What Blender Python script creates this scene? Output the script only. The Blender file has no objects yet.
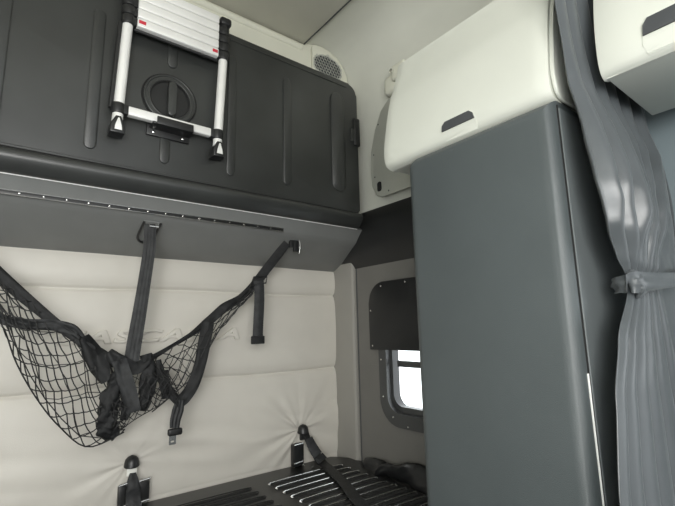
import bpy, bmesh, math, random
from mathutils import Vector, Matrix, noise
C = bpy.context.scene.collection
PI = math.pi
rnd = random.Random(7)

# ---------------------------------------------------------------- camera, world, lights
cam = bpy.data.objects.new('camera', bpy.data.cameras.new('camera')); C.objects.link(cam)
cam.data.sensor_fit = 'HORIZONTAL'; cam.data.sensor_width = 36.0
cam.data.lens = 36.0 * 432.24 / 675.0
cam.data.clip_start = 0.02
yaw, pit, roll = math.radians(38.016), math.radians(9.941), math.radians(-1.3098)
fw = Vector((math.sin(yaw)*math.cos(pit), math.cos(yaw)*math.cos(pit), math.sin(pit)))
rt = Vector((math.cos(yaw), -math.sin(yaw), 0)); up = rt.cross(fw)
r2 = math.cos(roll)*rt + math.sin(roll)*up; u2 = -math.sin(roll)*rt + math.cos(roll)*up
M = Matrix((r2, u2, -fw)).transposed().to_4x4(); M.translation = Vector((0, 0, 1.25))
cam.matrix_world = M
bpy.context.scene.camera = cam

w = bpy.data.worlds.new('sky'); bpy.context.scene.world = w; w.use_nodes = True
w.node_tree.nodes['Background'].inputs[0].default_value = (0.93, 0.97, 1.0, 1)
# overcast sky; its brighter right side is added to whiten the side window
_n = w.node_tree.nodes; _l = w.node_tree.links
_tc = _n.new('ShaderNodeTexCoord'); _sx = _n.new('ShaderNodeSeparateXYZ'); _mr = _n.new('ShaderNodeMapRange')
_l.new(_tc.outputs['Generated'], _sx.inputs[0]); _l.new(_sx.outputs['X'], _mr.inputs['Value'])
_mr.inputs['From Min'].default_value = 0.1; _mr.inputs['From Max'].default_value = 0.7
_mr.inputs['To Min'].default_value = 0.5; _mr.inputs['To Max'].default_value = 3.2
_l.new(_mr.outputs['Result'], _n['Background'].inputs[1])

def area(name, loc, direction, sx, sy, power, col):
    l = bpy.data.lights.new(name, 'AREA'); l.shape = 'RECTANGLE'; l.size = sx; l.size_y = sy
    l.energy = power; l.color = col
    o = bpy.data.objects.new(name, l); C.objects.link(o); o.location = loc
    o.rotation_euler = Vector(direction).to_track_quat('-Z', 'Y').to_euler()
    return o
area('windscreen_daylight', (-0.38, -0.90, 1.50), (0.45, 1, 0.03), 0.9, 0.8, 46, (1.0, 0.985, 0.95))
area('door_window_daylight', (1.42, -0.55, 1.35), (-0.8, 1, 0.0), 0.6, 0.6, 4, (0.93, 0.97, 1.0))
area('side_window_daylight', (-0.9, -0.50, 1.25), (1, 0.6, 0.1), 0.7, 0.6, 22, (0.96, 0.98, 1.0))
vs = bpy.context.scene.view_settings
vs.view_transform = 'Standard'; vs.look = 'None'; vs.gamma = 1.0; vs.use_curve_mapping = False
vs.exposure = -0.22

# ---------------------------------------------------------------- materials
def mat(name, col, rough=0.5, metal=0.0, var=0.08, vscale=6.0, bump=0.0, bscale=300.0, spec=0.5, sheen=0.0):
    m = bpy.data.materials.new(name); m.use_nodes = True; nt = m.node_tree; N = nt.nodes; L = nt.links
    b = N['Principled BSDF']; b.inputs['Roughness'].default_value = rough; b.inputs['Metallic'].default_value = metal
    b.inputs['Specular IOR Level'].default_value = spec
    if sheen: b.inputs['Sheen Weight'].default_value = sheen
    tc = N.new('ShaderNodeTexCoord')
    n = N.new('ShaderNodeTexNoise'); n.inputs['Scale'].default_value = vscale; n.inputs['Detail'].default_value = 4
    L.new(tc.outputs['Object'], n.inputs['Vector'])
    r = N.new('ShaderNodeValToRGB')
    r.color_ramp.elements[0].position = 0.3; r.color_ramp.elements[1].position = 0.7
    r.color_ramp.elements[0].color = (*[c*(1-var) for c in col], 1); r.color_ramp.elements[1].color = (*[min(1, c*(1+var)) for c in col], 1)
    L.new(n.outputs['Fac'], r.inputs['Fac']); L.new(r.outputs['Color'], b.inputs['Base Color'])
    if bump:
        n2 = N.new('ShaderNodeTexNoise'); n2.inputs['Scale'].default_value = bscale; n2.inputs['Detail'].default_value = 2
        L.new(tc.outputs['Object'], n2.inputs['Vector'])
        bp = N.new('ShaderNodeBump'); bp.inputs['Strength'].default_value = bump; bp.inputs['Distance'].default_value = 0.002
        L.new(n2.outputs['Fac'], bp.inputs['Height']); L.new(bp.outputs['Normal'], b.inputs['Normal'])
    return m
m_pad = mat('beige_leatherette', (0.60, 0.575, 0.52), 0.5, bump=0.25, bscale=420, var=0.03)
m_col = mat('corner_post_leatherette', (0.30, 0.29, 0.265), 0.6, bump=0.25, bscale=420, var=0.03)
m_sidefab = mat('grey_beige_panel', (0.165, 0.16, 0.148), 0.7, bump=0.2, bscale=400, var=0.04)
m_ceil = mat('ceiling_fabric', (0.60, 0.59, 0.52), 0.9, bump=0.2, bscale=500, var=0.03)
m_cove = mat('cove_plastic', (0.66, 0.665, 0.60), 0.6, var=0.03)
m_cream = mat('cream_plastic', (0.70, 0.70, 0.60), 0.45, bump=0.1, bscale=500, var=0.02)
m_lock = mat('pale_locker_plastic', (0.60, 0.615, 0.555), 0.42, bump=0.1, bscale=600, var=0.015)
m_bunk = mat('charcoal_bunk_plastic', (0.030, 0.032, 0.031), 0.36, bump=0.2, bscale=500, var=0.25, vscale=4, spec=0.7)
m_ledge = mat('dark_grey_ledge_plastic', (0.18, 0.185, 0.18), 0.42, bump=0.3, bscale=500, var=0.06)
m_black = mat('black_plastic', (0.014, 0.0145, 0.015), 0.4, var=0.15)
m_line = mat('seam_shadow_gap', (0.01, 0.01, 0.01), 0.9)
m_ward = mat('slate_grey_laminate', (0.070, 0.082, 0.085), 0.38, bump=0.35, bscale=700, var=0.05)
m_alu = mat('brushed_aluminium', (0.86, 0.86, 0.84), 0.36, metal=0.25, var=0.03)
m_chrome = mat('bright_steel', (0.8, 0.8, 0.78), 0.22, metal=1.0)
m_white = mat('white_plastic', (0.75, 0.75, 0.7), 0.4)
m_red = mat('red_label', (0.55, 0.03, 0.05), 0.5)
m_web = mat('black_webbing', (0.014, 0.0145, 0.015), 0.48, spec=0.25, var=0.45, vscale=45, bump=0.5, bscale=900)
m_webg = mat('worn_grey_webbing', (0.022, 0.023, 0.024), 0.42, spec=0.3, var=0.5, vscale=35, bump=0.5, bscale=900)
m_cord = mat('net_cord', (0.018, 0.018, 0.018), 0.6)
m_bed = mat('black_bed_pan', (0.016, 0.0165, 0.0165), 0.36, var=0.2, bump=0.2, bscale=300)
m_curt = mat('grey_curtain_cloth', (0.074, 0.083, 0.088), 0.30, var=0.08, vscale=9, bump=0.15, bscale=800, sheen=0.1)
m_pillar = mat('blue_grey_trim', (0.17, 0.21, 0.225), 0.6, var=0.04)
m_floor = mat('rubber_floor', (0.05, 0.05, 0.05), 0.8)
m_plate = mat('grey_steel_plate', (0.45, 0.46, 0.41), 0.45, metal=0.2, var=0.06)
m_dark = mat('dark_recess', (0.05, 0.054, 0.058), 0.6)
m_rubber = mat('window_rubber', (0.055, 0.057, 0.058), 0.3)
m_grille = mat('grille_grey', (0.48, 0.49, 0.44), 0.6)
mg = bpy.data.materials.new('window_glass'); mg.use_nodes = True
bs = mg.node_tree.nodes['Principled BSDF']; bs.inputs['Transmission Weight'].default_value = 1.0
bs.inputs['Roughness'].default_value = 0.02; bs.inputs['IOR'].default_value = 1.05
bs.inputs['Base Color'].default_value = (0.95, 0.98, 0.97, 1)
m_glass = mg

# ---------------------------------------------------------------- helpers
def props(o, label=None, cat=None, group=None, kind=None):
    if label: o['label'] = label
    if cat: o['category'] = cat
    if group: o['group'] = group
    if kind: o['kind'] = kind
    return o
def thing(name, label, cat, loc, group=None):
    o = bpy.data.objects.new(name, None); C.objects.link(o); o.location = loc
    o.empty_display_size = 0.05
    return props(o, label, cat, group)
WORLD = {}
def obj(name, bm, m, parent=None, smooth=True, label=None, cat=None, group=None, kind=None, ang=35):
    bmesh.ops.remove_doubles(bm, verts=bm.verts[:], dist=1e-6)
    bmesh.ops.recalc_face_normals(bm, faces=bm.faces[:])
    me = bpy.data.meshes.new(name)
    if parent is not None:
        o0 = WORLD.get(parent.name, Vector(parent.location))
        org = o0 if parent.type == 'EMPTY' else WORLD[parent.name]
        loc = None
        # children keep their own origin at their bounding box centre
        c = Vector([(min(v.co[i] for v in bm.verts)+max(v.co[i] for v in bm.verts))/2 for i in range(3)])
        base = c; loc = c - org
    else:
        c = Vector([(min(v.co[i] for v in bm.verts)+max(v.co[i] for v in bm.verts))/2 for i in range(3)])
        c.z = min(v.co.z for v in bm.verts); base = c; loc = c
    bmesh.ops.translate(bm, verts=bm.verts[:], vec=-base)
    bm.to_mesh(me); bm.free()
    if m: me.materials.append(m)
    if smooth:
        for p in me.polygons: p.use_smooth = True
        me.set_sharp_from_angle(angle=math.radians(ang))
    o = bpy.data.objects.new(name, me); C.objects.link(o); o.location = loc
    if parent is not None: o.parent = parent
    WORLD[o.name] = base
    return props(o, label, cat, group, kind)
def B(): return bmesh.new()
def merge(bm, t):
    me = bpy.data.meshes.new('t'); t.to_mesh(me); t.free(); bm.from_mesh(me); bpy.data.meshes.remove(me)
def rbox(bm, lo, hi, r=0.003, seg=2):
    t = B(); bmesh.ops.create_cube(t, size=1)
    for v in t.verts: v.co = Vector([lo[i] + (v.co[i]+0.5)*(hi[i]-lo[i]) for i in range(3)])
    if r: bmesh.ops.bevel(t, geom=t.edges[:], offset=min(r, 0.49*min(abs(hi[i]-lo[i]) for i in range(3))), segments=seg, affect='EDGES', profile=0.5)
    merge(bm, t); return bm
def frame(d):
    d = Vector(d).normalized(); a = Vector((0, 0, 1)) if abs(d.z) < 0.9 else Vector((1, 0, 0))
    x = d.cross(a).normalized(); return d, x, d.cross(x)
def tube(bm, pts, r, n=8, closed=False, caps=True):
    pts = [Vector(p) for p in pts]; rs = r if isinstance(r, (list, tuple)) else [r]*len(pts)
    rings = []; k = len(pts)
    prevx = None
    for i, p in enumerate(pts):
        if closed: d = pts[(i+1) % k] - pts[i-1]
        else: d = pts[min(i+1, k-1)] - pts[max(i-1, 0)]
        d, x, y = frame(d)
        if prevx is not None:
            x = (prevx - d*prevx.dot(d)).normalized(); y = d.cross(x)
        prevx = x
        rings.append([bm.verts.new(p + rs[i]*(math.cos(2*PI*j/n)*x + math.sin(2*PI*j/n)*y)) for j in range(n)])
    for i in range(k if closed else k-1):
        a, b = rings[i], rings[(i+1) % k]
        for j in range(n): bm.faces.new((a[j], a[(j+1) % n], b[(j+1) % n], b[j]))
    if caps and not closed: bm.faces.new(rings[0][::-1]); bm.faces.new(rings[-1])
    return bm
def cyl(bm, p0, p1, r0, r1=None, n=24, bev=0.0):
    r1 = r0 if r1 is None else r1; p0 = Vector(p0); p1 = Vector(p1); d = (p1-p0).normalized()
    if bev: return tube(bm, [p0, p0+d*bev*0.3, p0+d*bev, p1-d*bev, p1-d*bev*0.3, p1], [r0-bev, r0-bev*0.3, r0, r1, r1-bev*0.3, r1-bev], n)
    return tube(bm, [p0, p1], [r0, r1], n)
def extr(bm, poly, fn, d0, d1, bev=0.0, seg=2):
    t = B()
    a = [t.verts.new(fn(p[0], p[1], d0)) for p in poly]; b = [t.verts.new(fn(p[0], p[1], d1)) for p in poly]
    k = len(poly)
    t.faces.new(a); t.faces.new(b[::-1])
    for i in range(k): t.faces.new((a[i], b[i], b[(i+1) % k], a[(i+1) % k]))
    if bev:
        es = [e for e in t.edges if (e.verts[0] in a) == (e.verts[1] in a)]
        bmesh.ops.bevel(t, geom=es, offset=bev, segments=seg, affect='EDGES', profile=0.5)
    merge(bm, t); return bm
XZ = lambda a, b, d: (a, d, b)      # outline in X,Z pushed along Y
YZ = lambda a, b, d: (d, a, b)      # outline in Y,Z pushed along X
def stadium(x, z0, z1, wd, n=10):
    r = wd/2; p = []
    for i in range(n+1): a = PI*i/n; p.append((x+r*math.cos(a), z1-r+r*math.sin(a)))
    for i in range(n+1): a = PI+PI*i/n; p.append((x+r*math.cos(a), z0+r+r*math.sin(a)))
    return p
def rrect(x0, z0, x1, z1, r, n=8):
    rs = r if isinstance(r, (list, tuple)) else [r]*4      # order: x1z1, x0z1, x0z0, x1z0
    p = []
    for (cx, cz, a0, q) in ((x1-rs[0], z1-rs[0], 0, rs[0]), (x0+rs[1], z1-rs[1], PI/2, rs[1]), (x0+rs[2], z0+rs[2], PI, rs[2]), (x1-rs[3], z0+rs[3], 1.5*PI, rs[3])):
        if q <= 0: p.append((cx, cz)); continue
        for i in range(n+1): a = a0+PI/2*i/n; p.append((cx+q*math.cos(a), cz+q*math.sin(a)))
    return p
def ring(bm, outer, inner, fn, d0, d1):
    k = len(outer)
    A = [[bm.verts.new(fn(p[0], p[1], d)) for p in o] for o in (outer, inner) for d in (d0, d1)]
    for i in range(k):
        j = (i+1) % k
        for a, b in ((A[0], A[1]), (A[1], A[3]), (A[3], A[2]), (A[2], A[0])):
            bm.faces.new((a[i], a[j], b[j], b[i]))
    return bm
def spline(pts, n=8):
    P_ = [Vector(p) for p in pts]; out = []
    for i in range(len(P_)-1):
        p0, p1, p2, p3 = P_[max(i-1, 0)], P_[i], P_[i+1], P_[min(i+2, len(P_)-1)]
        for k in range(n):
            t = k/n; out.append(0.5*((2*p1)+(-p0+p2)*t+(2*p0-5*p1+4*p2-p3)*t*t+(-p0+3*p1-3*p2+p3)*t**3))
    out.append(P_[-1]); return out
def strap(bm, pts, wd, th=0.003, nrm=(-0.15, -1, 0.0), twist=None, ribs=0, n=8, wob=0.0, seed=0, smooth=True):
    """flat webbing along a path; nrm is the direction its face looks"""
    path = spline(pts, n) if smooth else [Vector(p) for p in pts]; k = len(path); m = 13 if ribs else 7
    ws = wd if isinstance(wd, (list, tuple)) else [wd]*len(pts)
    rows = []
    for i, p in enumerate(path):
        u = i/(k-1)*(len(ws)-1); a = min(int(u), len(ws)-2); wi = ws[a]+(ws[a+1]-ws[a])*(u-a)
        d = (path[min(i+1, k-1)]-path[max(i-1, 0)]).normalized()
        nn = Vector(nrm).normalized()
        if twist: nn = Matrix.Rotation(twist[0]+(twist[1]-twist[0])*i/(k-1), 3, d) @ nn
        s = d.cross(nn).normalized(); nn = s.cross(d)
        fr = []; bk = []
        for j in range(m):
            t = j/(m-1)*2-1
            h = th*(0.5+(0.35*math.cos(ribs*PI*t) if ribs else 0.0))*(1-0.8*abs(t)**8)
            wv = wob*noise.noise(Vector((t*1.3+seed*7.1, i/n*0.9, seed)))
            q = p+s*(t*wi/2)+nn*wv
            fr.append(bm.verts.new(q+nn*h)); bk.append(bm.verts.new(q-nn*th*0.5))
        rows.append(fr+bk[::-1])
    q = 2*m
    for i in range(k-1):
        for j in range(q): bm.faces.new((rows[i][j], rows[i][(j+1) % q], rows[i+1][(j+1) % q], rows[i+1][j]))
    bm.faces.new(rows[0]); bm.faces.new(rows[-1][::-1])
    return bm
def grid(bm, fn, nu, nv):
    g = [[bm.verts.new(fn(i/nu, j/nv)) for j in range(nv+1)] for i in range(nu+1)]
    for i in range(nu):
        for j in range(nv): bm.faces.new((g[i][j], g[i+1][j], g[i+1][j+1], g[i][j+1]))
    return g
def lump(bm, pts, radii, seed, flat=0.6, n=28, amp=0.24):
    """crumpled bundle of net and cloth along a path"""
    path = spline(pts, 12); k = len(path); rings = []
    for i, p in enumerate(path):
        u = i/(k-1)*(len(radii)-1); a = min(int(u), len(radii)-2); r = radii[a]+(radii[a+1]-radii[a])*(u-a)
        d = (path[min(i+1, k-1)]-path[max(i-1, 0)]).normalized()
        s = d.cross(Vector((0, -1, 0))).normalized(); nn = s.cross(d)
        rg = []
        for j in range(n):
            t = 2*PI*j/n
            q = 1+amp*(noise.noise(Vector((math.cos(t)*2.2+seed, math.sin(t)*2.2, i*0.28)))*1.5+0.55*math.sin(4*t+i*0.35+seed)+0.8*noise.noise(Vector((math.cos(t)*5+seed, math.sin(t)*5, i*0.7))))
            rg.append(bm.verts.new(p+s*math.cos(t)*r*q+nn*math.sin(t)*r*q*flat))
        rings.append(rg)
    for i in range(k-1):
        for j in range(n): bm.faces.new((rings[i][j], rings[i][(j+1) % n], rings[i+1][(j+1) % n], rings[i+1][j]))
    bm.faces.new(rings[0][::-1]); bm.faces.new(rings[-1])
    return bm
def screw(bm, p, d, r=0.004):
    p = Vector(p); d = Vector(d).normalized()
    tube(bm, [p-d*0.001, p+d*r*0.3, p+d*r*0.55], [r, r, r*0.5], 12)

def sc(p, d, r):
    bm = B(); screw(bm, p, d, r); return bm

# ================================================================ THE SETTING
XR, YB, YU = 1.479, 1.90, 1.78      # right wall, padded rear wall, upper rear wall
obj('floor', rbox(B(), (-1.0, -1.5, -0.04), (1.6, 2.0, 0.0), 0), m_floor, kind='structure')
obj('wall_left', rbox(B(), (-1.04, -1.5, 0), (-1.0, 2.0, 2.84), 0), m_cove, kind='structure')
bm = B(); rbox(bm, (-1.0, -0.45, 2.786), (1.185, 1.80, 2.82), 0.003)
obj('ceiling', bm, m_ceil, kind='structure')
# dark reveal where the flat headlining meets the side cove
bm = B(); prof = [(1.188, 2.795), (1.23, 2.806), (1.30, 2.815), (1.36, 2.808), (1.41, 2.788), (1.45, 2.755), (1.478, 2.705), (1.492, 2.65), (1.50, 2.58), (1.50, 2.3), (1.50, 1.84)]
out = [(x+0.03, z+0.03) for x, z in prof]; out[-1] = (1.53, 1.84)
extr(bm, prof+out[::-1], XZ, -0.45, 1.80)
obj('ceiling_cove', bm, m_cove, kind='structure')
bm = B(); tube(bm, [(1.1875, -0.45, 2.785), (1.1875, 1.775, 2.785)], 0.0035, 6)
obj('trim_2', bm, m_dark, kind='structure')
# upper rear wall with a rounded rail along its top
bm = B(); rbox(bm, (-1.0, YU, 1.70), (1.53, YU+0.03, 2.85), 0)
obj('wall_rear_upper', bm, m_cream, kind='structure')
bm = B(); tube(bm, [(-1.0, YU+0.004, 2.765), (1.175, YU+0.004, 2.765)], 0.02, 16)
obj('trim_3', bm, m_cream, kind='structure')

# padded rear wall
pk = [(1.22, 0.765, 0.75, 0.028), (0.45, 0.765, 0.35, 0.03)]
def padY(x, z):
    d = 0.0
    for zs, a in ((1.428, 0.007), (1.047, 0.008)):
        q = (z-zs+0.004*math.sin(x*7)); d += a*math.exp(-(q/0.006)**2)+a*0.9*math.exp(-(q/0.03)**2)
    b = 0.0
    for z0, z1 in ((1.047, 1.428), (0.62, 1.047), (1.428, 1.56)):
        if z0 < z < z1: b = 0.012*math.sin(PI*(z-z0)/(z1-z0))**0.6
    d -= b
    wr = 0.0
    for cx, cz, s, wdt in pk:
        dx, dz = x-cx, z-cz; r = math.hypot(dx, dz)+1e-6; a = math.atan2(dz, dx)
        env = math.exp(-(r/0.30)**2)*min(1, r/0.03)*(1.0 if dx < 0 else 0.45)*(0.35+0.65*abs(math.cos(a)))
        wr += s*0.006*env*(math.sin(a*9+1.7*math.sin(a*2+cx)+r*6)+0.6*math.sin(a*17+2+cx*9))
        wr += s*0.009*math.exp(-(r/0.035)**2)
    wr += 0.004*noise.noise(Vector((x*2.2, 3, z*9)))*max(0, 1-abs(z-0.85)/0.25)*1.6
    wr += 0.011*noise.noise(Vector((x*1.6+4, 9, z*16+2.2*x)))*math.exp(-((z-0.80)/0.12)**2)
    wr += 0.0015*noise.noise(Vector((x*5, 1, z*12)))
    return YB+0.004+d+wr
bm = B(); grid(bm, lambda u, v: (-1.0+2.458*u, padY(-1.0+2.458*u, 0.5+1.075*v), 0.5+1.075*v), 420, 260)
x0 = len(bm.verts)
g = [v for v in bm.verts]; 
rear = obj('wall_rear', bm, m_pad, kind='structure', ang=80)
obj('wall_rear_backing', rbox(B(), (-1.0, YB+0.05, 0), (1.53, YB+0.08, 2.0), 0), m_sidefab, kind='structure')
# raised model lettering pressed into the padding
cu = bpy.data.curves.new('lettering', 'FONT'); cu.body = 'CASCADIA'; cu.size = 0.08; cu.extrude = 0.009; cu.bevel_depth = 0.003; cu.bevel_resolution = 2
cu.shear = 0.25; cu.space_character = 1.12
to = bpy.data.objects.new('lettering', cu); C.objects.link(to)
bpy.context.view_layer.update()
me = bpy.data.meshes.new_from_object(to.evaluated_get(bpy.context.evaluated_depsgraph_get()))
bpy.data.objects.remove(to)
t = B(); t.from_mesh(me)
xs = [v.co.x for v in t.verts]; ys = [v.co.y for v in t.verts]
ax, bx_, ay, by_ = min(xs), max(xs), min(ys), max(ys)
for v in t.verts:
    X = 0.160+(v.co.x-ax)/(bx_-ax)*0.73; Z = 1.213+(v.co.y-ay)/(by_-ay)*0.053
    v.co = Vector((X, padY(X, Z)-0.0005-v.co.z, Z))
obj('embossed_lettering', t, m_pad, rear, label='raised CASCADIA lettering')

# rounded padded column in the rear right corner
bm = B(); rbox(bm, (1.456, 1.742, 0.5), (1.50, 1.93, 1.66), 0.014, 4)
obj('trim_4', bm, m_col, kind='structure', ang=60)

# right wall around the window opening (opening Y 1.10..1.56, Z 0.845..1.455)
WY0, WY1, WZ0, WZ1 = 1.06, 1.555, 0.835, 1.46
bm = B()
rbox(bm, (XR, 0.88, 0), (1.53, WY0+0.03, 1.62), 0); rbox(bm, (XR, WY1-0.03, 0), (1.53, 1.93, 1.62), 0)
rbox(bm, (XR, WY0+0.03, 0), (1.53, WY1-0.03, WZ0+0.03), 0); rbox(bm, (XR, WY0+0.03, WZ1-0.03), (1.53, WY1-0.03, 1.62), 0)
wr_ = obj('wall_right', bm, m_sidefab, kind='structure')
bm = B(); tube(bm, [(XR, 1.733, 0.5), (XR, 1.733, 1.56)], 0.003, 8); 
obj('panel_joint', bm, m_dark, wr_)
bm = B(); tube(bm, [(XR, 1.575, 1.071), (XR, 1.733, 1.071)], 0.0016, 6)
obj('panel_joint', bm, m_sidefab, wr_)
bm = B(); rbox(bm, (XR-0.004, -0.45, 0.0), (1.53, 0.88, 2.05), 0)
obj('wall_right_front', bm, m_pillar, kind='structure')

# dark ledge trim that runs under the bunk and round onto the right wall
bm = B(); extr(bm, [(1.905, 1.563), (1.82, 1.600), (1.74, 1.645), (1.70, 1.668), (1.672, 1.686), (1.662, 1.698), (1.622, 1.745), (1.65, 1.765), (1.70, 1.765), (1.79, 1.77), (1.93, 1.77), (1.93, 1.563)], YZ, -1.0, 1.53, 0.0)
obj('trim_1', bm, m_ledge, kind='structure', ang=50)
bm = B(); extr(bm, [(XR+0.004, 1.556), (1.452, 1.60), (1.435, 1.66), (1.430, 1.70), (1.430, 1.765), (1.44, 1.80), (XR, 1.853), (1.53, 1.853), (1.53, 1.556)], XZ, 0.88, 1.93)
obj('trim_5', bm, m_black, kind='structure', ang=50)
# ---------------------------------------------------------------- window_1 in the right wall
bm = B()
oo = rrect(WY0-0.02, WZ0-0.03, WY1+0.018, WZ1+0.0, 0.12); i1 = rrect(WY0+0.035, WZ0+0.02, WY1-0.03, WZ1-0.04, 0.085)
ring(bm, oo, i1, YZ, XR-0.012, XR+0.004)
oo2 = rrect(WY0+0.025, WZ0+0.015, WY1-0.026, WZ1-0.03, 0.09); i2 = rrect(WY0+0.05, WZ0+0.032, WY1-0.042, WZ1-0.05, 0.075)
ring(bm, oo2, i2, YZ, XR-0.022, XR+0.01)
oo3 = rrect(WY0+0.05, WZ0+0.032, WY1-0.042, WZ1-0.05, 0.075); i3 = rrect(WY0+0.075, WZ0+0.058, WY1-0.055, WZ1-0.07, 0.055)
ring(bm, oo3, i3, YZ, XR+0.008, XR+0.05)
win = obj('window_1', bm, m_rubber, kind='structure', ang=40)
bm = B(); rbox(bm, (XR+0.012, WY0+0.08, 1.069), (XR+0.034, WY1-0.08, 1.097), 0.003); obj('glazing_bar', bm, m_rubber, win)
bm = B(); rbox(bm, (XR+0.036, WY0+0.09, WZ0+0.06), (XR+0.041, WY1-0.09, 1.083), 0.0); obj('glass_pane', bm, m_glass, win, smooth=False)
bm = B(); rbox(bm, (XR+0.036, WY0+0.09, 1.083), (XR+0.041, WY1-0.09, WZ1-0.06), 0.0); obj('glass_pane', bm, m_glass, win, smooth=False)
for y, z in ((1.556, 1.10), (1.550, 0.93), (1.49, 0.845), (1.40, 0.815)): obj('screw', sc((XR-0.012, y, z), (-1, 0, 0), 0.0045), m_chrome, win)

# ================================================================ WINDOW COVER
t = thing('window_cover', 'black moulded cover with a rounded corner over the upper half of the side window', 'window cover', (XR-0.012, 1.45, 1.145))
bm = B(); extr(bm, rrect(1.288, 1.147, 1.612, 1.470, [0.10, 0.02, 0.004, 0.004]), YZ, XR-0.030, XR-0.0125, 0.004)
obj('cover_shell', bm, m_black, t)
for y, z in ((1.598, 1.335), (1.52, 1.45), (1.592, 1.165), (1.36, 1.455)): obj('screw', sc((XR-0.030, y, z), (-1, 0, 0), 0.004), m_chrome, t)

# ================================================================ UPPER BUNK
FY = 1.60
t = thing('folding_bunk', 'black upper bunk folded up flat against the rear wall above the ledge', 'bunk bed', (0.2, 1.66, 1.727))
bm = B(); extr(bm, rrect(-0.98, 1.826, 1.402, 2.522, [0.055, 0.05, 0.004, 0.01]), XZ, FY, FY+0.10, 0.008, 3)
# pressed border along the top and right edges
for poly in (rrect(-0.9, 2.492, 1.33, 2.497, 0.002, 2),): extr(bm, poly, XZ, FY-0.003, FY+0.01, 0.0015)
def pad(x, z0, z1, wd): extr(bm, stadium(x, z0, z1, wd), XZ, FY-0.006, FY+0.01, 0.0028, 2)
for a in ((-0.075, 1.868, 2.44, 0.045), (0.193, 1.870, 2.40, 0.038), (0.45, 2.268, 2.37, 0.036), (0.437, 1.872, 1.99, 0.036), (0.700, 1.878, 2.42, 0.036), (0.972, 1.89, 2.415, 0.040), (1.270, 1.915, 2.44, 0.085)): pad(*a)
pad(-0.35, 1.87, 2.42, 0.04); pad(-0.65, 1.87, 2.42, 0.04)
shell = obj('bunk_shell', bm, m_bunk, t, ang=50)
bm = B()
path = [(1.606, 1.821), (1.590, 1.819), (1.578, 1.811), (1.573, 1.798), (1.576, 1.783), (1.588, 1.768), (1.600, 1.752), (1.612, 1.744), (1.622, 1.746), (1.649, 1.820)]
extr(bm, path, YZ, -0.98, 1.398)
obj('bottom_rim', bm, m_bunk, t, ang=60)
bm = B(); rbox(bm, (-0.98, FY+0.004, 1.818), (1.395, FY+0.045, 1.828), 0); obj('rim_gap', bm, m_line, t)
bm = B(); tube(bm, [(-0.98, 1.615, 1.7425), (1.39, 1.615, 1.7425)], 0.0020, 6); obj('edge_bead', bm, m_alu, t)
# piano hinge on the ledge edge
bm = B(); rbox(bm, (-0.98, 1.654, 1.690), (0.985, 1.672, 1.7025), 0.001)
hg = obj('piano_hinge', bm, m_black, t)
bm = B(); tube(bm, [(-0.98, 1.655, 1.703), (0.985, 1.655, 1.703)], 0.0026, 8); tube(bm, [(-0.98, 1.652, 1.6885), (0.985, 1.652, 1.6885)], 0.002, 8); obj('hinge_pin', bm, m_chrome, hg)
x = -0.95
while x < 0.97:
    obj('screw', sc((x, 1.654, 1.696), (0, -1, 0), 0.0028), m_chrome, hg); x += 0.0645
# round recessed turn handle
kc = Vector((0.448, FY, 2.132))
def circ(r, n=48): return [(kc.x+r*math.cos(2*PI*i/n), kc.z+r*math.sin(2*PI*i/n)) for i in range(n)]
bm = B(); ring(bm, circ(0.098), circ(0.075), XZ, FY-0.008, FY+0.004); 
tube(bm, [(p[0], FY-0.008, p[1]) for p in circ(0.0935)], 0.004, 8, closed=True); tube(bm, [(p[0], FY-0.008, p[1]) for p in circ(0.0775)], 0.003, 8, closed=True)
kn = obj('turn_handle_ring', bm, m_bunk, t, ang=50)
bm = B(); tube(bm, [(p[0], FY-0.0015, p[1]) for p in circ(0.1005)], 0.0035, 8, closed=True); obj('handle_shadow_ring', bm, m_line, kn)  # dark tubes paint in the shade of the grooves round the ring
bm = B(); tube(bm, [(p[0], FY-0.006, p[1]) for p in circ(0.0735)], 0.0035, 8, closed=True); obj('handle_shadow_ring', bm, m_line, kn)
bm = B(); extr(bm, circ(0.0755), XZ, FY-0.002, FY+0.002); obj('handle_dish', bm, m_black, kn)
bm = B(); extr(bm, stadium(kc.x+0.004, kc.z-0.072, kc.z+0.072, 0.030), XZ, FY-0.022, FY-0.001, 0.006, 3); obj('handle_grip', bm, m_bunk, kn)
# latch on the right-hand edge
bm = B(); rbox(bm, (1.372, FY-0.012, 2.18), (1.412, FY+0.02, 2.335), 0.008, 3); la = obj('side_latch', bm, m_black, t)
bm = B(); rbox(bm, (1.352, FY-0.008, 2.20), (1.372, FY+0.004, 2.27), 0.003); obj('latch_tongue', bm, m_bunk, la)
# bracket that holds the ladder
bm = B(); rbox(bm, (0.368, FY-0.012, 1.968), (0.524, FY-0.0005, 2.045), 0.003)
rbox(bm, (0.376, FY-0.066, 1.992), (0.522, FY-0.004, 2.000), 0.002); rbox(bm, (0.388, FY-0.073, 1.990), (0.520, FY-0.066, 2.020), 0.003)
rbox(bm, (0.388, FY-0.020, 2.000), (0.518, FY-0.011, 2.048), 0.002)
lb = obj('ladder_bracket', bm, m_black, t)
for x in (0.392, 0.500): obj('screw', sc((x, FY-0.012, 1.982), (0, -1, 0), 0.005), m_chrome, lb)

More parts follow.
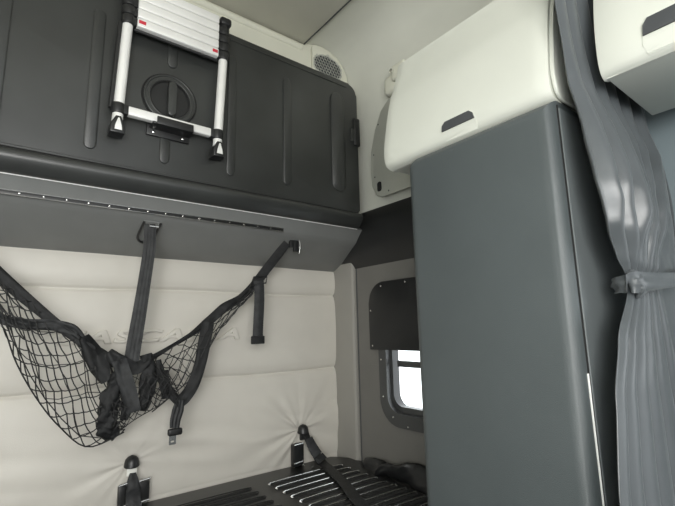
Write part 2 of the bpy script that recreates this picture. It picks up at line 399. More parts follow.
# ================================================================ LADDER
LY = 1.558
t = thing('telescopic_ladder', 'collapsed aluminium telescopic ladder hung on the folded black bunk', 'ladder', (0.45, LY, 1.925))
def rail(x0, x1, ztop, side):
    bm = B(); cyl(bm, (x1, LY, 1.97), (x0, LY, 2.352), 0.0175, n=28); rl = obj('rail', bm, m_alu, t)
    if side < 0:
        b2 = B(); tube(b2, [(x1-0.0225, LY+0.004, 2.02), (x0-0.0225, LY+0.004, 2.36)], 0.0085, 10)
        obj('rail_edge_strip', b2, m_black, rl, label='black strip on the outer side of the rail')
    z = 2.350; k = 0
    while z < ztop-0.03:
        b2 = B(); cyl(b2, (x0, LY, z), (x0+0.0006, LY, z+0.0350), 0.0245 - 0.0006*k, n=24, bev=0.004)
        rbox(b2, (x0-0.006 if side < 0 else x0-0.030, LY-0.016, z+0.002), (x0+0.030 if side < 0 else x0+0.006, LY+0.016, z+0.033), 0.003)
        obj('collar', b2, m_black, t); z += 0.0373; k += 1
    b2 = B(); rbox(b2, (x0-0.022, LY-0.026, z+0.005), (x0+0.026, LY+0.03, z+0.040), 0.010, 3); cyl(b2, (x0+0.002, LY, z-0.002), (x0+0.002, LY, z+0.012), 0.021)
    obj('end_cap', b2, m_black, t)
    # collar by the lowest rung, and the foot
    b2 = B(); cyl(b2, (x1, LY, 2.000), (x1, LY, 2.038), 0.0225, n=24, bev=0.003); rbox(b2, (x1-0.005 if side < 0 else x1-0.032, LY-0.015, 2.002), (x1+0.032 if side < 0 else x1+0.005, LY+0.015, 2.036), 0.003)
    obj('collar', b2, m_black, t)
    b2 = B(); extr(b2, [(x1-0.024, 1.922), (x1+0.022, 1.922), (x1+0.021, 1.955), (x1+0.008, 1.985), (x1-0.008, 1.985), (x1-0.023, 1.955)], XZ, LY-0.026, LY+0.026, 0.005, 3)
    ft = obj('foot', b2, m_black, t)
    b2 = B(); extr(b2, [(x1-0.011, 1.933), (x1+0.013, 1.933), (x1+0.010, 1.950), (x1+0.003, 1.976), (x1-0.002, 1.976), (x1-0.009, 1.950)], XZ, LY-0.029, LY-0.024, 0.001)
    obj('foot_insert', b2, m_alu, ft, label='silver triangular insert')
rail(0.277, 0.264, 2.62, -1); rail(0.640, 0.625, 2.52, 1)
for k in range(5):
    z = 2.348+0.0373*k
    if z > 2.51: continue
    bm = B(); rbox(bm, (0.305, LY-0.024, z), (0.612, LY+0.016, z+0.0345), 0.004, 3)
    rg = obj('rung', bm, m_alu, t)
    if k == 0:
        for xa, xb in ((0.309, 0.333), (0.586, 0.607)):
            b2 = B(); rbox(b2, (xa, LY-0.0252, z+0.012), (xb, LY-0.0235, z+0.025), 0.0004); obj('sticker', b2, m_red, rg, label='small red sticker')
bm = B(); rbox(bm, (0.294, LY-0.013, 2.003), (0.596, LY+0.013, 2.036), 0.005, 3); obj('rung', bm, m_alu, t)
bm = B(); tube(bm, [(0.30, LY+0.0, 2.343), (0.615, LY+0.0, 2.343)], 0.006, 8); obj('rung_seal', bm, m_black, t)

# ================================================================ CEILING SPEAKER PANEL in the rear corner
t = thing('air_vent', 'pale corner panel with a round perforated grille below the ceiling', 'vent', (1.33, YU-0.02, 2.5))
bm = B(); pl = [(1.235, 2.50), (1.235, 2.786), (1.25, 2.803), (1.30, 2.809), (1.355, 2.802), (1.405, 2.781), (1.445, 2.745), (1.472, 2.70), (1.486, 2.64), (1.492, 2.5)]
extr(bm, pl, XZ, YU-0.02, YU-0.0005, 0.004); pn = obj('panel', bm, m_cream, t, ang=50)
gx, gz, gr = 1.335, 2.692, 0.096
bm = B(); 
cp_ = [(gx+gr*math.cos(2*PI*i/40), gz+0.72*gr*math.sin(2*PI*i/40)) for i in range(40)]
extr(bm, cp_, XZ, YU-0.0225, YU-0.018); gb = obj('grille_back', bm, m_dark, t, label='dark backing behind the grille mesh')
bm = B(); tube(bm, [(p[0], YU-0.0225, p[1]) for p in cp_], 0.0035, 8, closed=True)
p = 0.0195; j = -8
while j <= 8:
    i = -8
    while i <= 8:
        cx, cz = gx+(i+(j % 2)*0.5)*p, gz+j*p*0.866
        if ((cx-gx)/gr)**2+((cz-gz)/(0.72*gr))**2 < 0.98:
            hx = [(cx+p*0.56*math.cos(PI/6+PI/3*q), YU-0.0235, cz+p*0.56*math.sin(PI/6+PI/3*q)) for q in range(6)]
            tube(bm, hx, 0.0026, 5, closed=True)
        i += 1
    j += 1
obj('grille_mesh', bm, m_grille, t)
bm = B(); screw(bm, (1.262, YU-0.021, 2.745), (0, -1, 0), 0.005); obj('screw', bm, m_grille, t)

# ================================================================ RIGHT-HAND OVERHEAD LOCKERS
# section of a locker front: leaning face that tucks under at the bottom
FRONT = [(1.012, 2.14), (1.006, 2.114), (0.985, 2.05), (0.963, 1.99), (0.948, 1.93), (0.938, 1.88), (0.929, 1.83), (0.926, 1.80), (0.927, 1.778), (0.933, 1.761), (0.945, 1.751), (0.963, 1.7465)]
FRONTB = [(1.06, 2.14), (1.04, 2.08), (1.012, 2.0), (0.995, 1.94), (0.984, 1.88), (0.980, 1.84), (0.980, 1.81), (0.984, 1.79), (0.992, 1.779), (1.003, 1.7735)]
def locker(name, label, ya, yb, hy0, hy1, F, hz0, hz1, floor_z):
    t = thing(name, label, 'locker', (1.2, (ya+yb)/2, 1.745))
    bm = B(); body = [(F[0][0]+0.01, 2.12)]+[(x+0.012, z+0.003) for x, z in F[2:-1]]+[(F[-1][0], floor_z), (1.285, floor_z), (1.495, 1.93), (1.495, 2.20), (1.20, 2.20)]
    extr(bm, body, XZ, ya+0.012, yb-0.006, 0.004); obj('body', bm, m_lock, t, ang=40)
    # door: front skin with thickness, rounded at its ends
    bm = B(); ny = 26; n = len(F); S = spline([(x, 0, z) for x, z in F], 4); 
    def edge(v):     # ends pull in slightly at the bottom
        return 0.0
    rows = []
    for j in range(ny+1):
        q = j/ny; y = ya+(yb-ya)*q; e = min(y-ya, yb-y); r = 0.007
        inset = 0.0 if e > r else r-math.sqrt(max(0, r*r-(r-e)**2))
        rows.append([bm.verts.new((s.x+inset*0.9, y, s.z)) for i, s in enumerate(S)])
        rows[-1] += [bm.verts.new((s.x+0.028, y, s.z+0.006)) for s in S[::-1]]
    q = len(rows[0])
    for j in range(ny):
        for i in range(q): bm.faces.new((rows[j][i], rows[j][(i+1) % q], rows[j+1][(i+1) % q], rows[j+1][i]))
    bm.faces.new(rows[0]); bm.faces.new(rows[-1][::-1])
    dr = obj('door', bm, m_lock, t, ang=50)
    # scooped finger pull: raised pale lip with a dark slot above
    def fx(z):
        for a, b in zip(F[:-1], F[1:]):
            if b[1] <= z <= a[1]: return a[0]+(b[0]-a[0])*(a[1]-z)/(a[1]-b[1])
        return F[-1][0]
    
    bm = B(); L = hy1-hy0
    def P3(u, v, o): z = hz0+(hz1-hz0)*v; return (fx(z)-o, hy0+L*u, z)
    out = [(0.04, 0.0), (0.96, 0.0), (1.0, 0.25), (0.97, 0.75), (0.86, 1.0), (0.14, 1.0), (0.03, 0.75), (0.0, 0.25)]
    A = [bm.verts.new(P3(u, v, 0.004)) for u, v in out]; Bk = [bm.verts.new(P3(u, v, -0.004)) for u, v in out]
    bm.faces.new(A); bm.faces.new(Bk[::-1])
    for i in range(8): bm.faces.new((A[i], Bk[i], Bk[(i+1) % 8], A[(i+1) % 8]))
    bmesh.ops.bevel(bm, geom=bm.edges[:], offset=0.002, segments=2, affect='EDGES')
    h = obj('handle', bm, m_lock, dr, ang=40)
    bm = B(); sl = [(0.05, 0.50), (0.95, 0.50), (0.93, 0.78), (0.84, 0.95), (0.16, 0.95), (0.07, 0.78)]
    extr2 = [P3(u, v, 0.0055) for u, v in sl]; b_ = [P3(u, v, 0.001) for u, v in sl]
    A = [bm.verts.new(p) for p in extr2]; Bk = [bm.verts.new(p) for p in b_]
    bm.faces.new(A); bm.faces.new(Bk[::-1])
    for i in range(6): bm.faces.new((A[i], Bk[i], Bk[(i+1) % 6], A[(i+1) % 6]))
    obj('handle_slot', bm, m_dark, dr, label='dark slot of the finger pull', smooth=False)
    return t
ta = locker('overhead_locker', 'pale overhead locker above the tall grey wardrobe', 0.405, 0.938, 0.592, 0.706, FRONT, 1.752, 1.806, 1.7475)
tb = locker('overhead_locker', 'pale overhead locker to the right of the hanging curtain', -0.55, 0.322, 0.140, 0.238, FRONTB, 1.780, 1.856, 1.773)
bm = B(); e_ = [(x+0.012, z+0.003) for x, z in FRONT]; extr(bm, e_+[(1.06, 1.7525), (1.08, 2.14)], XZ, 0.394, 0.403, 0.003); obj('end_cap', bm, m_lock, ta, ang=40)
# grey steel end plate and hinge of the rear locker
bm = B(); pl = [(0.99, 1.90), (1.02, 2.36), (1.20, 2.392), (1.37, 2.375), (1.43, 2.335), (1.475, 2.25), (1.495, 2.13), (1.495, 2.02), (1.48, 1.94), (1.45, 1.905), (1.40, 1.90)]
bm = B(); pl = [(1.00, 1.87), (1.00, 2.30), (1.10, 2.385), (1.30, 2.375), (1.37, 2.345), (1.43, 2.26), (1.455, 2.17), (1.463, 2.06), (1.45, 1.96), (1.42, 1.90), (1.36, 1.875)]
bm = B(); pl = [(1.00, 1.885), (1.15, 2.36), (1.33, 2.385), (1.405, 2.375), (1.462, 2.335), (1.510, 2.25), (1.545, 2.14), (1.552, 2.03), (1.545, 1.955), (1.520, 1.91), (1.47, 1.885)]
extr(bm, pl, YZ, 1.442, 1.449, 0.002); ep = obj('end_plate', bm, m_plate, ta, label='grey steel end plate with screws')
for y, z in ((1.485, 2.27), (1.525, 2.12), (1.523, 2.00), (1.43, 1.905)): obj('screw', sc((1.442, y, z), (-1, 0, 0), 0.004), m_dark, ep)
bm = B(); extr(bm, rrect(1.478, 1.918, 1.508, 1.968, 0.012, 5), YZ, 1.4405, 1.443); obj('plate_slot', bm, m_line, ep)
bm = B(); rbox(bm, (1.44, 1.32, 2.40), (1.50, 1.435, 2.50), 0.02, 3); rbox(bm, (1.42, 1.27, 2.44), (1.46, 1.36, 2.52), 0.012, 3)
hb = obj('hinge_bracket', bm, m_cream, ta, label='pale stay bracket above the end plate')
bm = B(); cyl(bm, (1.42, 1.345, 2.485), (1.405, 1.345, 2.485), 0.011, bev=0.002); obj('bolt', bm, m_chrome, hb)

# ================================================================ WARDROBE
t = thing('wardrobe', 'tall slate grey wardrobe cabinet with rounded edges against the right wall', 'wardrobe', (1.2, 0.62, 0))
bm = B(); t2 = B(); bmesh.ops.create_cube(t2, size=1)
lo, hi = (0.92, 0.402, 0.0), (1.472, 0.842, 1.7452)
for v in t2.verts: v.co = Vector([lo[i]+(v.co[i]+0.5)*(hi[i]-lo[i]) for i in range(3)])
bmesh.ops.bevel(t2, geom=[e for e in t2.edges if (e.verts[0].co.x < 0.93 and e.verts[1].co.x < 0.93) and max(v.co.z for v in e.verts) > 1 or (min(v.co.y for v in e.verts) > 0.8 and min(v.co.z for v in e.verts) > 1)], offset=0.036, segments=8, affect='EDGES', profile=0.5)
merge(bm, t2); obj('body', bm, m_ward, t, ang=25)
m_panel = mat('slate_laminate_lit', (0.105, 0.118, 0.121), 0.38, bump=0.35, bscale=700, var=0.05)  # near face lighter than the body: its light is put into the colour
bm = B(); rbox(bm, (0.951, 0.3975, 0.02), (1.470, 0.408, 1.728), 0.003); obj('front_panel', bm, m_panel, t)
bm = B(); rbox(bm, (0.9475, 0.4008, 0.02), (0.9512, 0.412, 1.734), 0.0); obj('panel_seam', bm, m_line, t)
bm = B(); rbox(bm, (0.9455, 0.4003, 0.02), (0.9474, 0.4050, 1.15), 0.0006); obj('edge_strip', bm, m_alu, t, label='thin bright edging strip')

# ================================================================ CURTAIN
def lerpk(tab, z):
    if z >= tab[0][0]: return tab[0][1]
    for (z0, a), (z1, b) in zip(tab[:-1], tab[1:]):
        if z1 <= z <= z0:
            q = (z0-z)/(z0-z1); q = q*q*(3-2*q)*0.5+q*0.5; return a+(b-a)*q
    return tab[-1][1]
XL = [(2.6, 0.88), (1.935, 0.901), (1.82, 0.913), (1.714, 0.924), (1.614, 0.922), (1.53, 0.922), (1.45, 0.938), (1.383, 0.975), (1.34, 1.01), (1.31, 1.01), (1.217, 0.935), (1.12, 0.890), (0.95, 0.850), (0.3, 0.82)]
XM = [(2.6, 1.20), (1.80, 1.36), (1.68, 1.35), (1.60, 1.303), (1.50, 1.264), (1.38, 1.207), (1.30, 1.20), (0.95, 1.25), (0.3, 1.28)]
XE = [(2.6, 1.35), (1.80, 1.395), (1.745, 1.420), (1.687, 1.435), (1.58, 1.437), (1.46, 1.41), (1.378, 1.40), (1.30, 1.42), (0.3, 1.44)]
def curt(u, v):
    z = 2.62-2.32*v; xl, xm, xe = lerpk(XL, z), lerpk(XM, z), lerpk(XE, z)
    s = u
    x = xl+(xm-xl)*(s/0.78) if s < 0.78 else xm+(xe-xm)*((s-0.78)/0.22)
    tie = math.exp(-((z-1.36)/0.10)**2)
    k = 7.0*s**0.8
    ph = 2*PI*k+0.7*math.sin(3*z+s*4)+0.5*noise.noise(Vector((s*3, 0, z*1.5)))
    if z > 1.36:
        amp = 0.014+0.024*min(1, max(0, (1.85-z)/0.25)); 
    else: amp = 0.020*(1-0.45*min(1, (1.36-z)/0.25))
    amp *= min(1, 0.35+6*s)*(1-0.65*tie)*(1 if s < 0.8 else 0.35)*(0.65+0.7*abs(noise.noise(Vector((k*0.9, 5, 0)))))
    sh = abs(math.sin(ph/2))
    f_ = (sh**0.8)*2-1
    wr = 0.010*noise.noise(Vector((x*16, 0, z*9)))*math.exp(-((z-1.47)/0.10)**2)+0.003*noise.noise(Vector((x*30+z*22, 2, z*16)))*math.exp(-((z-1.46)/0.09)**2)
    y = (0.358 if z > 1.76 else 0.358-0.012*min(1, (1.76-z)/0.1))-amp*f_-wr-0.022*math.exp(-((z-1.50)/0.13)**2)*math.exp(-((s-0.25)/0.30)**2)
    y -= 0.012*min(1, max(0, (1.75-z)/0.3))
    if z > 1.74: y = min(max(y, 0.330), 0.390)
    return (x, min(y, 0.392), z)
t = thing('curtain', 'gathered grey satin curtain tied back against the right wall', 'curtain', (1.2, 0.36, 0.3))
bm = B(); g = grid(bm, curt, 200, 230)
front = list(bm.verts)
me_c = obj('curtain_cloth', bm, m_curt, t, ang=180)
so = me_c.modifiers.new('thickness', 'SOLIDIFY'); so.thickness = 0.0015; so.offset = 0
bm = B(); tube(bm, [curt(1.0, j/80) for j in range(0, 81)], 0.003, 6); obj('hem', bm, m_curt, t)
bm = B()
strap(bm, [(1.045, 0.370, 1.326), (1.00, 0.345, 1.326), (1.00, 0.312, 1.328), (1.07, 0.292, 1.332), (1.18, 0.284, 1.342), (1.28, 0.290, 1.355), (1.36, 0.305, 1.368), (1.44, 0.320, 1.380)], [0.030, 0.034, 0.044, 0.034, 0.028, 0.028, 0.028, 0.028], 0.005, nrm=(0, -1, 0.0), wob=0.010, seed=3)
tie = obj('tieback', bm, m_curt, t, ang=70)
bm = B(); lump(bm, [(1.005, 0.325, 1.352), (1.012, 0.315, 1.335), (1.020, 0.312, 1.315), (1.025, 0.322, 1.300)], [0.008, 0.018, 0.016, 0.006], 3, flat=0.6, amp=0.15); obj('tie_knot', bm, m_curt, tie, ang=70)
bm = B(); cyl(bm, (1.322, 0.296, 1.361), (1.322, 0.288, 1.361), 0.0115, bev=0.002); bt = obj('snap_button', bm, m_dark, tie)
bm = B(); tube(bm, [(1.322+0.0075*math.cos(2*PI*i/20), 0.2875, 1.361+0.0075*math.sin(2*PI*i/20)) for i in range(20)], 0.0018, 6, closed=True); obj('snap_ring', bm, m_alu, bt)

# ================================================================ LOWER BUNK BASE
t = thing('bunk_base', 'black slotted bed pan of the lower bunk along the rear wall', 'bunk base', (0.3, 1.45, 0.0))
bm = B(); pl = [(-0.98, 1.02), (1.30, 1.02), (1.35, 1.10), (1.37, 1.25), (1.38, 1.40), (1.42, 1.58), (1.47, 1.70), (1.47, 1.80), (1.42, 1.86), (1.40, 1.888), (-0.98, 1.888)]
extr(bm, pl, lambda a, b, d: (a, b, d), 0.575, 0.610, 0.006, 3)
pan = obj('bed_pan', bm, m_bed, t, ang=40)
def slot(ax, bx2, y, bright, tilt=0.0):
    # pressed slot: dark opening, raised rear lip; bright lips paint in window highlights
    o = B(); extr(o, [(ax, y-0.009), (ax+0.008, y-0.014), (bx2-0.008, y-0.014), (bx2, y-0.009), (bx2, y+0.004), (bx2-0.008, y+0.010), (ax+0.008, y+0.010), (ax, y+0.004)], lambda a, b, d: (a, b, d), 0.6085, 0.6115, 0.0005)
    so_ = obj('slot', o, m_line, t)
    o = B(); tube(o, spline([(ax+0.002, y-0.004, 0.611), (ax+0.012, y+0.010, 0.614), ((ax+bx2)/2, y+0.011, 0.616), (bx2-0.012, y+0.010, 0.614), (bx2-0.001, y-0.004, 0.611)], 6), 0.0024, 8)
    obj('slot_lip', o, m_chrome if bright else m_bed, so_, label='bright lip painting in the window highlight' if bright else None)
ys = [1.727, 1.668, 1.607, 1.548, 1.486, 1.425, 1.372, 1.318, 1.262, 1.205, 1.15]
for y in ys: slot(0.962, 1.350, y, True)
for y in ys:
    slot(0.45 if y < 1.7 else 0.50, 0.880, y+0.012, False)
bm = B(); rbox(bm, (-0.98, 1.06, 0.0), (1.28, 1.10, 0.58), 0.006); obj('front_board', bm, m_bed, t)
bm = B(); tube(bm, spline([(1.352, 1.21, 0.585), (1.366, 1.19, 0.632), (1.372, 1.16, 0.645), (1.376, 1.12, 0.60)], 6), 0.006, 8); obj('rail_hook', bm, m_chrome, t)
bm = B(); lump(bm, [(1.43, 1.66, 0.62), (1.42, 1.52, 0.625), (1.43, 1.36, 0.635), (1.44, 1.20, 0.63), (1.44, 1.05, 0.625)], [0.02, 0.045, 0.055, 0.055, 0.03], 8, flat=0.5, amp=0.15)
obj('edge_padding', bm, m_black, t, ang=70)

# ================================================================ BELT ANCHORS at the rear wall
def belt(name, label, x, z, lean):
    t = thing(name, label, 'strap anchor', (x, 1.87, 0.612), 'strap anchors standing at the back of the bed pan')
    bm = B()
    tube(bm, [(x+lean*q, 1.868-0.0*q, z+h) for q, h, r in ((0, 0, 1), (0, 0.004, 1), (0, 0.018, 1), (0, 0.03, 1), (0, 0.038, 1), (0, 0.043, 1))], [0.024, 0.0275, 0.026, 0.0225, 0.015, 0.003], 24)
    obj('cap', bm, m_black, t)
    bm = B(); rbox(bm, (x-0.018, 1.858, z-0.028), (x+0.018, 1.872, z+0.003), 0.002); obj('neck', bm, m_white if lean == 0 else m_black, t)
    return t
t = belt('strap_anchor', 'black capped anchor with a white neck and webbing pad, below the hanging net', 0.448, 0.752, 0)
bm = B(); strap(bm, [(0.450, 1.850, 0.735), (0.450, 1.848, 0.712), (0.452, 1.842, 0.68), (0.455, 1.842, 0.64), (0.457, 1.835, 0.615)], [0.020, 0.038, 0.050, 0.050, 0.052], 0.006, wob=0.006, seed=4); obj('webbing', bm, m_webg, t, ang=70)
bm = B(); rbox(bm, (0.405, 1.858, 0.620), (0.432, 1.876, 0.695), 0.004); obj('bracket', bm, m_bed, t)
bm = B(); rbox(bm, (0.470, 1.855, 0.622), (0.514, 1.876, 0.695), 0.004); obj('bracket', bm, m_bed, t)
for xa, xb, zz in ((0.404, 0.432, 0.700), (0.472, 0.514, 0.702), (0.404, 0.430, 0.624), (0.470, 0.513, 0.627)): bm = B(); tube(bm, [(xa, 1.852, zz-0.002), (xb, 1.852, zz+0.002)], 0.0042, 10); obj('steel_bar', bm, m_chrome, t)
t = belt('strap_anchor', 'black capped anchor with a leaning strap and box bracket near the corner', 1.222, 0.752, 0.001)
bm = B(); strap(bm, [(1.222, 1.848, 0.765), (1.232, 1.838, 0.725), (1.248, 1.822, 0.685), (1.262, 1.80, 0.650), (1.268, 1.775, 0.628), (1.25, 1.70, 0.6255), (1.19, 1.52, 0.6255), (1.12, 1.36, 0.6255), (1.04, 1.15, 0.6255), (1.00, 1.03, 0.6255)], [0.03, 0.036, 0.046, 0.05, 0.048, 0.05, 0.05, 0.05, 0.05, 0.05], 0.004, nrm=(-0.2, -0.5, 1)); obj('webbing', bm, m_web, t, ang=70)
bm = B(); strap(bm, [(1.232, 1.832, 0.735), (1.245, 1.818, 0.695), (1.259, 1.798, 0.66)], [0.036, 0.046, 0.05], 0.004, nrm=(-0.2, -0.7, 0.4)); strap(bm, [(1.259, 1.792, 0.658), (1.268, 1.770, 0.640)], 0.055, 0.005, nrm=(-0.2, -0.5, 0.8)); obj('worn_webbing', bm, m_webg, t, label='lighter worn upper length of strap')
bm = B(); rbox(bm, (1.158, 1.850, 0.612), (1.215, 1.880, 0.712), 0.004); obj('bracket', bm, m_black, t)
bm = B(); tube(bm, [(1.158, 1.846, 0.712), (1.206, 1.846, 0.714)], 0.003, 8); obj('steel_bar', bm, m_chrome, t)
bm = B(); tube(bm, [(1.158, 1.846, 0.630), (1.206, 1.846, 0.634)], 0.004, 8); obj('steel_bar', bm, m_chrome, t)
obj('bolt', sc((1.206, 1.84, 0.618), (0, -1, 0.5), 0.005), m_chrome, t); obj('bolt', sc((1.225, 1.80, 0.613), (0, -1, 0.5), 0.004), m_chrome, t)

# ================================================================ STRAP HOOKS on the ledge
t = thing('strap_hook', 'recessed black hook plate on the sloping ledge above the middle net strap', 'hook', (0.436, 1.70, 1.66))
sl = math.atan2(1.672-1.563, 1.69-1.905)
def onslope(x, q, h):    # q 0..1 down the slope, h off it
    p0 = Vector((x, 1.668, 1.686)); p1 = Vector((x, 1.90, 1.566)); n_ = Vector((0, -0.45, -0.89)); return p0.lerp(p1, q)+n_*h
bm = B()
outl = [(x_, z_) for x_, z_ in rrect(0.404, 0.0, 0.470, 0.54, [0.02, 0.02, 0.02, 0.02])]
t2 = [onslope(a, b, 0.010) for a, b in [(0.402, 0.12), (0.400, 0.42), (0.408, 0.55), (0.430, 0.60), (0.452, 0.55), (0.460, 0.42), (0.462, 0.12)]]
tube(bm, spline(t2, 5), 0.0048, 8)
obj('hook_rim', bm, m_black, t)
bm = B(); A = [bm.verts.new(onslope(a, b, 0.006)) for a, b in [(0.402, 0.12), (0.400, 0.42), (0.408, 0.55), (0.430, 0.60), (0.452, 0.55), (0.460, 0.42), (0.462, 0.12)]]; Bk = [bm.verts.new(onslope(a, b, 0.0005)) for a, b in [(0.402, 0.12), (0.400, 0.42), (0.408, 0.55), (0.430, 0.60), (0.452, 0.55), (0.460, 0.42), (0.462, 0.12)]]
bm.faces.new(A); bm.faces.new(Bk[::-1])
for i in range(7): bm.faces.new((A[i], Bk[i], Bk[(i+1) % 7], A[(i+1) % 7]))
obj('back_plate', bm, m_ledge, t)
bm = B(); tube(bm, [onslope(0.420, 0.12, 0.012), onslope(0.420, 0.12, 0.028), onslope(0.452, 0.12, 0.028), onslope(0.452, 0.12, 0.012)], 0.004, 8); obj('hook_bar', bm, m_chrome, t)
t = thing('strap_hook', 'steel edged hook plate at the right end of the sloping ledge, holding the slanting strap', 'hook', (1.09, 1.72, 1.66))
bm = B(); rbox(bm, (1.072, 1.700, 1.612), (1.100, 1.716, 1.668), 0.004); rbox(bm, (1.05, 1.70, 1.63), (1.075, 1.72, 1.668), 0.006); obj('hook_block', bm, m_black, t)
bm = B(); tube(bm, spline([(1.100, 1.702, 1.672), (1.104, 1.700, 1.64), (1.100, 1.705, 1.605)], 5), 0.0035, 8); obj('steel_edge', bm, m_chrome, t)

# ================================================================ SAFETY NET
t = thing('safety_net', 'black cargo net with webbing straps slung from the ledge in front of the padded wall', 'net', (0.4, 1.74, 0.85))
def W(pts): return [Vector(p) for p in pts]
def mid(curve, q):
    q = max(0, min(0.99999, q))*(len(curve)-1); i = int(q); return curve[i].lerp(curve[i+1], q-i)
def netting(bm, up_, lo_, N, Mr, bulge, jit, r=0.0017, seed=1):
    rr = random.Random(seed); U_ = spline(up_, 8); L_ = spline(lo_, 8); P_ = {}
    for i in range(N+1):
        for j in range(Mr+1):
            if (i+j) % 2 and 0 < j < Mr: continue
            a, b = mid(U_, i/N), mid(L_, i/N); q = j/Mr
            p = a.lerp(b, q); p.y -= bulge*math.sin(PI*q)
            if 0 < j < Mr: p += Vector((rr.uniform(-jit, jit), rr.uniform(-jit, jit), rr.uniform(-jit, jit)))
            P_[i, j] = p
    def cord(a, b):
        m = (a+b)/2+Vector((0, 0, -0.08*(a-b).length)); tube(bm, [a, m, b], r, 5, caps=False)
    for (i, j), p in P_.items():
        if (i+j) % 2: continue
        for di in (-1, 1):
            if (i+di, j+1) in P_ and (i+di+j+1) % 2 == 0: cord(p, P_[i+di, j+1])
    for j in (0, Mr):
        row = [P_[i, j] for i in range(N+1) if (i, j) in P_]; tube(bm, row, r*1.2, 5)
YN = 1.76
up_ = W([(-0.1650, 1.7600, 1.5810), (-0.0760, 1.7600, 1.5080), (-0.0080, 1.7600, 1.4450), (0.0770, 1.7500, 1.3660), (0.1660, 1.7400, 1.2900), (0.2510, 1.7300, 1.2310), (0.3180, 1.7300, 1.1530), (0.3630, 1.7300, 1.0370)])
lo_ = W([(-0.1790, 1.7600, 1.4960), (-0.0650, 1.7600, 1.3890), (0.0110, 1.7600, 1.2860), (0.0570, 1.7600, 1.1680), (0.1200, 1.7600, 1.0510), (0.1930, 1.7600, 0.9500), (0.2780, 1.7500, 0.8750), (0.3860, 1.7400, 0.9080)])
bm = B(); netting(bm, up_, lo_, 32, 13, 0.05, 0.006, r=0.0020, seed=2)
netting(bm, [p+Vector((0.01, 0.03, -0.006)) for p in up_], [p+Vector((0.012, 0.025, 0.014)) for p in lo_], 10, 4, -0.01, 0.012, r=0.0015, seed=5)
obj('netting', bm, m_cord, t)
up2 = W([(0.4530, 1.7400, 1.1620), (0.5390, 1.7400, 1.2030), (0.6470, 1.7400, 1.2740), (0.7510, 1.7400, 1.3470), (0.8660, 1.7400, 1.4400)])
lo2 = W([(0.4770, 1.7400, 0.9640), (0.5610, 1.7400, 1.0260), (0.6360, 1.7400, 1.0940), (0.7400, 1.7400, 1.2720), (0.8810, 1.7400, 1.4140)])
bm = B(); netting(bm, up2, lo2, 15, 7, 0.03, 0.006, r=0.0019, seed=8)
netting(bm, W([(0.5150, 1.7400, 1.1480), (0.5900, 1.7400, 1.1810), (0.6610, 1.7400, 1.2180)]), W([(0.5460, 1.7400, 1.0270), (0.5930, 1.7400, 1.0000), (0.6300, 1.7400, 1.0640)]), 8, 5, 0.02, 0.004, r=0.0014, seed=3)
obj('netting', bm, m_cord, t)
bm = B(); netting(bm, W([(0.3190, 1.7100, 1.0770), (0.3780, 1.7000, 1.1160), (0.4510, 1.7000, 1.1460), (0.5120, 1.7100, 1.1060)]), W([(0.3420, 1.7100, 0.9040), (0.4070, 1.7000, 0.9510), (0.4860, 1.7000, 0.9890), (0.5520, 1.7100, 1.0300)]), 18, 10, 0.03, 0.006, r=0.0014, seed=9)
obj('netting', bm, m_cord, t)
# upper left webbing
bm = B(); strap(bm, W([(-0.1660, 1.7550, 1.5890), (-0.0760, 1.7550, 1.5110), (-0.0080, 1.7550, 1.4420), (0.0780, 1.7450, 1.3590), (0.1600, 1.7350, 1.2840), (0.2260, 1.7250, 1.2320), (0.2890, 1.7200, 1.1820), (0.3600, 1.7100, 1.1380)]), [0.042, 0.042, 0.042, 0.036, 0.03, 0.034, 0.04, 0.035], 0.004, wob=0.012, seed=1); obj('top_strap', bm, m_web, t, ang=70)
bm = B(); strap(bm, W([(-0.0740, 1.7500, 1.3630), (0.0040, 1.7420, 1.3070), (0.0700, 1.7350, 1.2880), (0.1370, 1.7300, 1.2840), (0.2000, 1.7250, 1.2690), (0.2380, 1.7200, 1.2280)]), [0.03, 0.03, 0.034, 0.036, 0.034, 0.02], 0.004, wob=0.014, seed=6); obj('cross_strap', bm, m_webg, t, ang=70)
bm = B(); strap(bm, W([(0.2360, 1.7150, 1.2450), (0.2630, 1.7100, 1.1910), (0.2900, 1.7050, 1.1360), (0.3100, 1.7000, 1.0880)]), [0.03, 0.06, 0.06, 0.03], 0.004, wob=0.02, seed=8); obj('gusset', bm, m_web, t, ang=70)
# middle strap
bm = B(); strap(bm, W([(0.4230, 1.6900, 1.6570), (0.4240, 1.6900, 1.6340), (0.4270, 1.7000, 1.5590), (0.4180, 1.7100, 1.4270), (0.4070, 1.7100, 1.3160), (0.3930, 1.7000, 1.2090), (0.3860, 1.6950, 1.1440)]), [0.036, 0.042, 0.043, 0.045, 0.048, 0.05, 0.05], 0.004, ribs=4); obj('middle_strap', bm, m_webg, t, ang=80)
bm = B(); strap(bm, W([(0.3420, 1.6750, 1.1610), (0.3600, 1.6700, 1.1060), (0.3780, 1.6680, 1.0520), (0.3980, 1.6700, 0.9830)]), [0.045, 0.05, 0.05, 0.045], 0.005, wob=0.012, seed=2); obj('folded_strap', bm, m_webg, t, ang=70)
bm = B(); strap(bm, W([(0.3090, 1.6900, 1.1890), (0.3470, 1.6820, 1.1540), (0.4010, 1.6850, 1.1290), (0.4470, 1.6900, 1.1610)]), [0.03, 0.05, 0.045, 0.03], 0.006, wob=0.015, seed=5); obj('strap_knot', bm, m_web, t, ang=70)
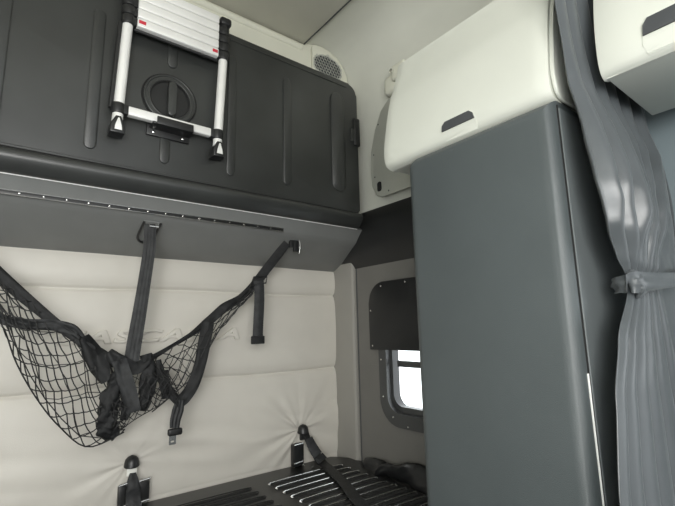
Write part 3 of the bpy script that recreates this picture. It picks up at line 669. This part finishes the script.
# crumpled bundles
for pts, rad, sd in ((W([(0.3570, 1.6900, 1.1190), (0.3360, 1.6950, 1.0670), (0.3220, 1.7000, 0.9950), (0.3270, 1.7050, 0.9360), (0.3550, 1.7100, 0.9050)]), [0.02, 0.028, 0.029, 0.031, 0.016], 1),
                     (W([(0.3870, 1.7000, 1.0710), (0.3840, 1.7000, 1.0140), (0.3760, 1.7050, 0.9550)]), [0.012, 0.020, 0.012], 4),
                     (W([(0.4350, 1.7000, 1.1750), (0.4470, 1.6950, 1.1180), (0.4440, 1.6950, 1.0420), (0.4250, 1.7000, 0.9820)]), [0.018, 0.024, 0.027, 0.018], 2),
                     (W([(0.4810, 1.7100, 1.1510), (0.4990, 1.7100, 1.0780), (0.5180, 1.7150, 1.0110)]), [0.010, 0.014, 0.012], 6)):
    bm = B(); lump(bm, pts, rad, sd); obj('net_bundle', bm, m_web, t, ang=80)
# right-hand strap
bm = B(); strap(bm, W([(1.0350, 1.7050, 1.6500), (1.0030, 1.7150, 1.6060), (0.9390, 1.7300, 1.5200), (0.8830, 1.7350, 1.4450)]), [0.036, 0.042, 0.042, 0.042], 0.004); obj('upper_strap', bm, m_web, t, ang=70)
bm = B(); strap(bm, W([(0.8820, 1.7350, 1.4490), (0.8170, 1.7350, 1.3900), (0.7450, 1.7350, 1.3470), (0.6770, 1.7350, 1.2890), (0.6130, 1.7350, 1.2430), (0.5360, 1.7300, 1.1990), (0.4620, 1.7200, 1.1590)]), [0.034, 0.03, 0.04, 0.036, 0.018, 0.014, 0.02], 0.004, wob=0.012, seed=4); obj('top_strap', bm, m_web, t, ang=70)
bm = B(); strap(bm, W([(0.9000, 1.7220, 1.4670), (0.9030, 1.7220, 1.3830), (0.8990, 1.7220, 1.2870), (0.8960, 1.7220, 1.2010)]), 0.046, 0.003, ribs=1); tl = obj('strap_tail', bm, m_webg, t)
bm = B(); rbox(bm, ((0.8640, 1.7220, 1.2280)[0], 1.714, (0.8960, 1.7220, 1.1990)[2]-0.006), ((0.9270, 1.7220, 1.2260)[0], 1.724, (0.8950, 1.7220, 1.2270)[2]), 0.003); obj('tail_end', bm, m_web, tl)
bm = B(); fr = W([(0.8570, 1.7220, 1.4430), (0.8750, 1.7220, 1.4830), (0.9400, 1.7220, 1.4870), (0.9350, 1.7220, 1.4600)]); tube(bm, fr, 0.0035, 8, closed=True); obj('buckle_frame', bm, m_black, t)
# lower loop strap with belt tongue
bm = B(); strap(bm, W([(0.6740, 1.7250, 1.2890), (0.6580, 1.7200, 1.1980), (0.6420, 1.7150, 1.1220), (0.6150, 1.7100, 1.0490), (0.5810, 1.7050, 1.0050), (0.5500, 1.7000, 0.9840)]), [0.05, 0.05, 0.046, 0.046, 0.046, 0.036], 0.004, wob=0.008, seed=7); obj('loop_strap', bm, m_web, t, ang=70)
bm = B(); strap(bm, W([(0.5690, 1.7120, 0.9880), (0.5390, 1.7150, 1.0230), (0.5210, 1.7200, 1.0610), (0.5150, 1.7200, 1.1120)]), [0.03, 0.034, 0.024, 0.016], 0.004, wob=0.008, seed=9); obj('loop_strap', bm, m_web, t, ang=70)
bm = B(); strap(bm, W([(0.5650, 1.7000, 1.0010), (0.5580, 1.6980, 0.9660), (0.5500, 1.6980, 0.9320), (0.5480, 1.6980, 0.9040)]), [0.03, 0.042, 0.038, 0.034], 0.004, ribs=3); obj('belt_end', bm, m_webg, t)
bm = B(); c_ = Vector((0.5500, 1.6980, 0.8900)); rbox(bm, c_-Vector((0.026, 0.010, 0.012)), c_+Vector((0.026, 0.010, 0.013)), 0.007, 3); bk = obj('tongue_grip', bm, m_black, t)
bm = B(); c_ = Vector((0.5420, 1.6980, 0.8630)); ring(bm, rrect(c_.x-0.013, c_.z-0.016, c_.x+0.013, c_.z+0.022, 0.003, 3), rrect(c_.x-0.006, c_.z-0.008, c_.x+0.006, c_.z-0.002, 0.002, 3), XZ, c_.y-0.001, c_.y+0.001); obj('steel_tongue', bm, m_chrome, bk)
